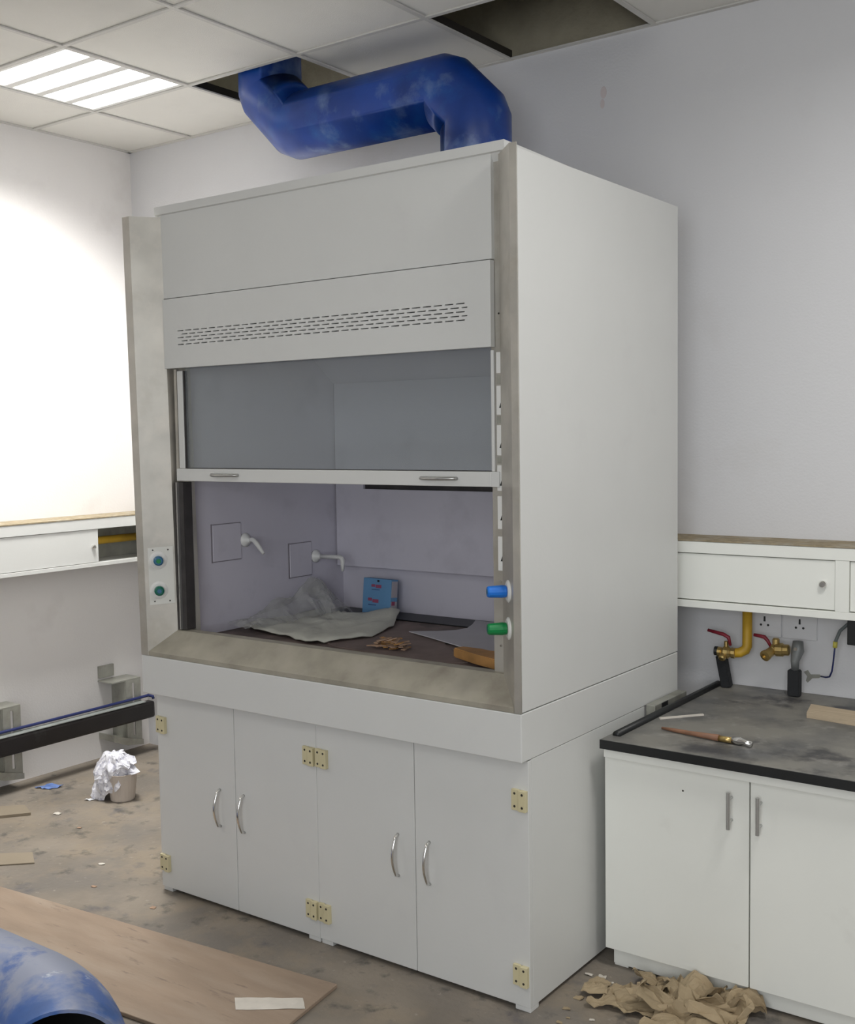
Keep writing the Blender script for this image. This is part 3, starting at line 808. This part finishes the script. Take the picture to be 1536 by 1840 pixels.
# scraped patch on the wall where the cable ends
b = nb()
pp = [(-.035, .01), (-.022, .018), (-.012, .004), (.018, .007), (.024, .0), (.015, -.006), (-.006, -.009), (-.022, -.026), (-.028, -.02), (-.024, -.004)]
prism(b, [(1.928 + x, .742 + z) for x, z in pp], 'y', WB - .0012, WB + .001)
single('plaster_scrape', b, 'galv', 'grey scraped patch on the wall where the blue cable ends', 'stain')

# ================================================================== LEFT WALL: BRACKETS, BEAM
def bracket(y, label):
    t = thing('wall_bracket', label, 'bracket', (WL, y, FL), group='galvanised brackets on the left wall')
    xo = -1.40
    dy = .09
    obj('wall_tab', bx(WL, WL + .014, y - .085, y + .005, .385, .445, bev=.001), 'galv', t)
    f = nb(); box(f, WL + .001, xo, y - .086, y + .09, .368, .374)      # top plate
    obj('top_plate', f, 'galv', t)
    s = nb()                                                            # slotted face: two sides and webs around the slots
    w0, w1 = y - .001, y + .09
    ym = (w0 + w1) / 2
    box(s, xo - .004, xo, w0, ym - .007, .05, .3675); box(s, xo - .004, xo, ym + .007, w1, .05, .3675)
    for (a, b_) in ((.352, .3675), (.17, .25), (.05, .085)): box(s, xo - .004, xo, ym - .007, ym + .007, a, b_)
    obj('slotted_face', s, 'galv', t)
    obj('side_web', bx(WL + .001, xo - .004, y - .004, y - .0015, .05, .3675), 'galv', t)
    ft = nb(); prism(ft, [(y - .09, .080), (y - .09, .112), (y - .02, .085), (y + .09, .055), (y + .09, .030), (y - .01, .045)], 'x', WL + .001, xo + .01)
    obj('foot_flange', ft, 'galv', t)
bracket(1.04, 'galvanised slotted wall bracket carrying the right end of the black beam')
bracket(.352, 'galvanised slotted wall bracket further left under the black beam')
be = nb(); box(be, -1.398, -1.345, -2.2, 1.175, .165, .250, bev=.012)
t = thing('wall_beam', 'long black beam held low on the left wall by galvanised brackets', 'beam', (-1.37, 0, .165))
obj('beam_body', be, 'black_beam', t)
rodobj('blue_hose', [(-1.385, -2.2, .272), (-1.385, .5, .270), (-1.385, 1.10, .272), (-1.380, 1.16, .275), (-1.368, 1.178, .268), (-1.362, 1.178, .256)], .007, 'cable_blue', t, seg=10)
obj('grey_film', bx(-1.3975, -1.349, -2.1, 1.12, .2502, .256, bev=.002), 'grey_film', t)

# ================================================================== THINGS INSIDE THE HOOD
ZW = .872
# sheet
def draped():
    outline = [(.022 + .09, .385), (.23, .34), (.40, .305), (.53, .262), (.60, .31), (.66, .46), (.60, .66), (.50, .83), (.42, .86), (.33, .72), (.20, .78), (.12, .80), (.112, .60)]
    bm = nb(); cx = sum(p[0] for p in outline) / len(outline); cy = sum(p[1] for p in outline) / len(outline)
    n = len(outline); rings = 9; sub = 4
    P = []
    for k in range(n * sub):
        i = k // sub; t = (k % sub) / sub
        a, b_ = outline[i], outline[(i + 1) % n]
        P.append((a[0] * (1 - t) + b_[0] * t, a[1] * (1 - t) + b_[1] * t))
    def h(x, y, s):
        q = Vector((x * 8, y * 8, 2.0))
        roll = .026 * math.exp(-((x - .47) / .10) ** 2 - ((y - .80) / .12) ** 2)
        return ZW + .0085 + .020 * abs(noise.noise(q)) + .012 * abs(noise.noise(q * 2.7)) + .003 * noise.noise(q * 6) + roll + (.004 if s < .9 else .0)
    for th in (0, 1):
        cen = bm.verts.new((cx, cy, h(cx, cy, 0) - .004 * th)); prev = None
        rr = []
        for r in range(1, rings + 1):
            s = r / rings
            cur = [bm.verts.new((max(.103, cx + (x - cx) * s), cy + (y - cy) * s, h(cx + (x - cx) * s, cy + (y - cy) * s, s) - .004 * th)) for x, y in P]
            rr.append(cur)
        m_ = len(P)
        for k in range(m_):
            bm.faces.new((cen, rr[0][k], rr[0][(k + 1) % m_]))
            for r in range(rings - 1):
                bm.faces.new((rr[r][k], rr[r + 1][k], rr[r + 1][(k + 1) % m_], rr[r][(k + 1) % m_]))
        if th == 0: top = rr[-1]
        else:
            for k in range(m_): bm.faces.new((top[k], rr[-1][k], rr[-1][(k + 1) % m_], top[(k + 1) % m_]))
    return bm
single('cloth_sheet', draped(), 'cloth', 'large pale grey folded cloth lying on the hood worktop', 'cloth', smooth=True)
# crumpled clear film leaning on the left liner
fl = crumple([(.108, .30, ZW + .003), (.24, .30, ZW + .003), (.27, .86, ZW + .003), (.108, .86, ZW + .003)], 22, 44, .03, 3, freq=9, base=ZW + .001, thick=.001)
for v in fl.verts:
    y = v.co.y
    peak = .15 * math.exp(-((y - .72) / .12) ** 2) + .06 * math.exp(-((y - .50) / .12) ** 2) + .03 * math.exp(-((y - .33) / .05) ** 2)
    u = (v.co.x - .108) / .15
    v.co.z += peak * max(0, 1 - abs(u - .35) * 1.5)
    v.co.z = max(v.co.z, ZW + .001); v.co.x = max(.1065, v.co.x)
single('plastic_film', fl, 'film', 'crumpled clear plastic film against the left inner side of the hood', 'plastic film', smooth=False)
# cards and boards
b = nb(); prism(b, [(.50, .36), (.64, .28), (1.10, .24), (1.17, .30), (.98, .46), (.80, .66), (.58, .80), (.48, .72)], 'z', ZW + .0005, ZW + .004)
single('brown_board', b, 'card_brown', 'thin dark brown board lying behind the sill inside the hood', 'board')
b = nb(); cd = []
poly = [(.716, .599), (.80, .655), (.845, .70), (.855, .76), (.83, .83), (.79, .91), (1.42, .91), (1.43, .36), (1.30, .40), (1.16, .43), (1.03, .465), (.86, .54)]
prism(b, poly, 'z', ZW + .0085, ZW + .012)
single('grey_card', b, 'card_grey', 'curved light grey card lying at the right inside the hood', 'card')
b = nb(); prism(b, [(1.115, .300), (1.23, .25), (1.36, .20), (1.40, .235), (1.37, .31), (1.30, .335), (1.24, .315), (1.20, .335), (1.13, .335)], 'z', ZW + .0125, ZW + .043)
bmesh.ops.bevel(b, geom=list(b.edges), offset=.004, segments=2, affect='EDGES')
single('wood_offcut', b, 'orangewood', 'orange brown wood offcut at the right end behind the sill', 'wood offcut')
# shavings
for k in range(34):
    a = random.uniform(0, PI); g_ = k / 34
    x, y = .835 + random.gauss(0, .050) * (1.15 - g_), .338 + random.gauss(0, .022) * (1.15 - g_); l = random.uniform(.022, .050)
    x = min(.93, max(.72, x)); y = min(.39, max(.29, y))
    dx, dy = math.cos(a) * l / 2, math.sin(a) * l / 2
    z = ZW + .0045 + .030 * g_
    o = stick((x - dx, y - dy, z + random.uniform(0, .004)), (x + dx, y + dy, z + random.uniform(0, .010)), random.uniform(.008, .018), .003, 'debris' if k % 3 else 'orangewood', 'wood_chip', 'small reddish brown wood chip in the heap behind the middle of the sill', 'wood chip')
    o['group'] = 'heap of wood chips inside the hood'
# blue carton leaning at the baffle
ct = thing('glove_carton', 'pale blue carton with red print standing against the baffle inside the hood', 'carton', (.38, .88, ZW + .0045))
Mx = Matrix.Translation((.362, .880, ZW + .0045)) @ Matrix.Scale(.95, 4) @ Matrix.Rotation(-.05, 4, 'Z') @ Matrix.Rotation(-.10, 4, 'X')
def cbox(x0, x1, y0, y1, z0, z1, bev=0.0):
    bm = bx(x0, x1, y0, y1, z0, z1, bev=bev); bmesh.ops.transform(bm, matrix=Mx, verts=bm.verts); return bm
obj('carton_body', cbox(-.082, .070, -.022, .022, 0, .145, bev=.002), 'carton_blue', ct)
obj('side_label', cbox(.0702, .0715, -.018, .018, .072, .138), 'carton_white', ct)
obj('side_label', cbox(.0702, .0715, -.018, .018, .010, .055), 'carton_white', ct)
obj('side_mark', cbox(.0715, .0722, -.016, .004, .040, .056), 'print_red', ct)
obj('thumb_hole', cbox(-.005, .006, -.0228, -.0215, .132, .140, bev=.0), 'black', ct)
for (x0, x1, z0, z1, m) in ((-.036, -.016, .110, .121, 'print_red'), (-.012, .018, .107, .120, 'print_red'), (-.034, .010, .098, .101, 'print_navy'),
                        (-.052, -.030, .052, .064, 'print_red'), (-.027, .006, .046, .060, 'print_red'), (-.050, -.006, .034, .038, 'print_navy')):
    obj('printed_mark', cbox(x0, x1, -.0227, -.0215, z0, z1), m, ct)

# ================================================================== FLOOR THINGS
# plywood sheet
ps = nb(); prism(ps, [(-.75, -.325), (1.010, -.157), (1.072, -.575), (-.70, -.735)], 'z', FL + .001, FL + .013)
bmesh.ops.bevel(ps, geom=list(ps.edges), offset=.0015, segments=1, affect='EDGES')
single('plywood_sheet', ps, 'plywood', 'long brown plywood sheet lying on the floor in front of the cabinets', 'plywood sheet')
sm = crumple([(.825, -.385, 0), (.985, -.275, 0), (1.03, -.315, 0), (.875, -.43, 0)], 10, 4, .002, 5, freq=20, base=FL + .0135, thick=.001)
single('paper_strip', sm, 'plaster', 'pale white paper strip near the corner of the plywood sheet', 'paper')
# off-cut cardboard at the left edge
b = nb(); prism(b, [(-1.36, .10), (-1.16, .285), (-1.05, .24), (-1.22, .02)], 'z', FL + .001, FL + .012)
single('cardboard_piece', b, 'floorcard', 'pale board offcut on the floor under the left end of the black beam', 'board')
b = nb(); prism(b, [(-1.0, -.30), (-.66, -.02), (-.56, -.08), (-.85, -.36)], 'z', FL + .001, FL + .005)
single('cardboard_sheet', b, 'floorcard', 'thin tan cardboard sheet flat on the floor left of the plywood', 'cardboard')
# blue scrap, chip
single('blue_scrap', crumple([(-1.36, .47, 0), (-1.28, .50, 0), (-1.26, .56, 0), (-1.34, .54, 0)], 8, 6, .012, 2, freq=30, base=FL + .001), 'blue_scrap', 'small crumpled blue plastic scrap on the dusty floor', 'scrap')
single('white_chip', crumple([(-1.02, .49, 0), (-.99, .50, 0), (-.985, .52, 0), (-1.015, .515, 0)], 5, 4, .01, 4, freq=30, base=FL + .001), 'paper', 'small white chip on the floor left of the paper bag', 'scrap')
# crumpled paper bag standing on the floor
def bag():
    bm = nb(); rows, seg = 16, 40; cx, cy = -.932, .592; rs = []
    for j in range(rows + 1):
        t_ = j / rows; row = []
        for i in range(seg):
            a = 2 * PI * i / seg
            hang = .5 + .5 * math.cos(a - 3.9)                 # hangs lowest on the left
            q = Vector((math.cos(a) * 1.9, math.sin(a) * 1.9, t_ * 2.2))
            n_ = abs(noise.noise(q * 1.2)) + .5 * abs(noise.noise(q * 3.1))
            r = .006 + .078 * min(1, t_ * 1.7) * (.78 + .75 * n_)
            z = .205 - .012 * t_ - (.055 + .145 * hang) * max(0, t_ - .35) / .65 + .030 * noise.noise(q * 2.0) * min(1, t_ * 2)
            row.append(bm.verts.new((cx + math.cos(a) * r * 1.05, cy + math.sin(a) * r * .8, max(FL + .002, FL + z))))
        rs.append(row)
    bm.faces.new(rs[0][::-1])
    for j in range(rows):
        for i in range(seg): bm.faces.new((rs[j][i], rs[j][(i + 1) % seg], rs[j + 1][(i + 1) % seg], rs[j + 1][i]))
    return bm
t = thing('paper_cup', 'beige paper cup on the floor covered by crumpled white printed paper', 'cup', (-.90, .60, FL))
cp = nb(); lathe(cp, [(.050, 0), (.053, .004), (.066, .120), (.068, .123), (.064, .123), (.050, .010)], (-.895, .600, FL), (0, 0, 1), 24)
obj('cup_body', cp, 'cupbeige', t)
single('crumpled_paper', bag(), 'paper_print', 'crumpled white printed paper sheet draped over the beige cup by the left wall', 'paper')
# brown paper heap
PAPERS = [
    ([(1.76, .20), (2.05, .22), (2.05, .40), (1.78, .38)], .075, 'big crumpled brown paper sheet heaped in front of the bench plinth'),
    ([(1.66, .15), (1.84, .19), (1.82, .34), (1.67, .30)], .030, 'flatter brown paper sheet at the left of the heap'),
    ([(1.80, .31), (1.94, .33), (1.96, .415), (1.82, .41)], .075, 'tall crumpled brown paper ball touching the bench cabinet'),
    ([(1.83, .10), (2.10, .16), (2.06, .30), (1.84, .24)], .040, 'brown paper sheet at the front of the heap'),
    ([(1.72, .31), (1.80, .34), (1.79, .41), (1.71, .385)], .045, 'small folded brown paper piece at the back left of the heap'),
    ([(1.945, .30), (2.06, .33), (2.05, .41), (1.95, .40)], .080, 'stiff folded brown paper piece at the right end of the heap'),
    ([(1.61, .20), (1.68, .22), (1.66, .29), (1.60, .27)], .018, 'small torn brown paper piece between the heap and the hood cabinet'),
]
for k, (q, amp, lab) in enumerate(PAPERS):
    single('brown_paper', crumple([(x, y, 0) for x, y in q], 20, 16, amp, 11 + k, freq=10 if amp > .03 else 14, base=FL + .001 + .002 * k, thick=.002), 'kraft', lab, 'paper', group=None)
rs_ = random.Random(5)
for k in range(14):
    x, y = rs_.uniform(1.50, 1.72), rs_.uniform(.03, .34)
    if x < 1.60 and y > .04 and x < 1.56: x = 1.60
    s = rs_.uniform(.007, .018)
    b = crumple([(x, y, 0), (x + s * 1.6, y + s * .4, 0), (x + s * 1.2, y + s * 1.3, 0), (x - s * .2, y + s, 0)], 3, 3, s * .4, k, freq=40, base=FL + .0005)
    o = single('paper_crumb', b, 'plaster' if k % 3 == 0 else 'kraft', 'tiny torn paper crumb scattered on the floor beside the brown paper heap', 'scrap', group='torn crumbs beside the paper heap')
for k, (x, y, s) in enumerate(((-.75, .25, .012), (-.35, .05, .014), (-.2, -.10, .012), (-.98, .30, .02), (.12, -.10, .012))):
    b = crumple([(x, y, 0), (x + s * 1.6, y + s * .4, 0), (x + s * 1.2, y + s * 1.3, 0), (x - s * .2, y + s, 0)], 3, 3, s * .4, 40 + k, freq=40, base=FL + .0005)
    single('floor_crumb', b, 'plaster' if k % 2 else 'debris', 'tiny crumb of rubble on the dusty floor left of the hood cabinets', 'scrap', group='rubble crumbs on the open floor')
# blue elbow pipe piece in the lower left corner
EL = thing('pipe_elbow', 'dusty blue duct elbow lying open-ended on the floor in the front corner', 'duct elbow', (.7, -.95, FL))
def elbow(r, ax, ay, z, end_y, start_x, rb):
    pts = [(start_x, ay, z), (ax - rb, ay, z)]
    for i in range(1, 7):
        a = PI / 2 * i / 7
        pts.append((ax - rb + rb * math.sin(a), ay - rb + rb * math.cos(a), z))
    pts += [(ax, ay - rb, z), (ax, end_y, z)]
    return pts
ER = .152
ez = FL + ER + .002
ex, ey = .955, -1.045                     # centre of the open end
nx, ny = math.cos(math.radians(-38)), math.sin(math.radians(-38))
ep = [(ex, ey, ez), (ex - nx * .045, ey - ny * .045, ez)]
cxp, cyp, ang = ep[-1][0], ep[-1][1], math.radians(-38)
for i in range(8):
    ang += math.radians(38 / 8)
    cxp -= math.cos(ang) * .042; cyp -= math.sin(ang) * .042
    ep.append((cxp, cyp, ez))
ep.append((cxp - .95, cyp, ez))
ep = ep[::-1]
enrm = Vector((nx, ny, 0)); eside = Vector((-ny, nx, 0))
obj('elbow_pipe', tb(ep, ER, 48, cap=False), 'blue_dusty', EL, smooth=True)
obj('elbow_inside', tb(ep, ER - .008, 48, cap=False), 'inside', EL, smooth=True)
rim = nb()
for k in range(48):
    a, a2 = 2 * PI * k / 48, 2 * PI * (k + 1) / 48
    vs = [rim.verts.new(Vector(ep[-1]) + enrm * .0005 + eside * (math.cos(t_) * rr) + Vector((0, 0, math.sin(t_) * rr))) for t_, rr in ((a, ER), (a2, ER), (a2, ER - .008), (a, ER - .008))]
    rim.faces.new(vs)
obj('elbow_rim', rim, 'blue_dusty', EL)
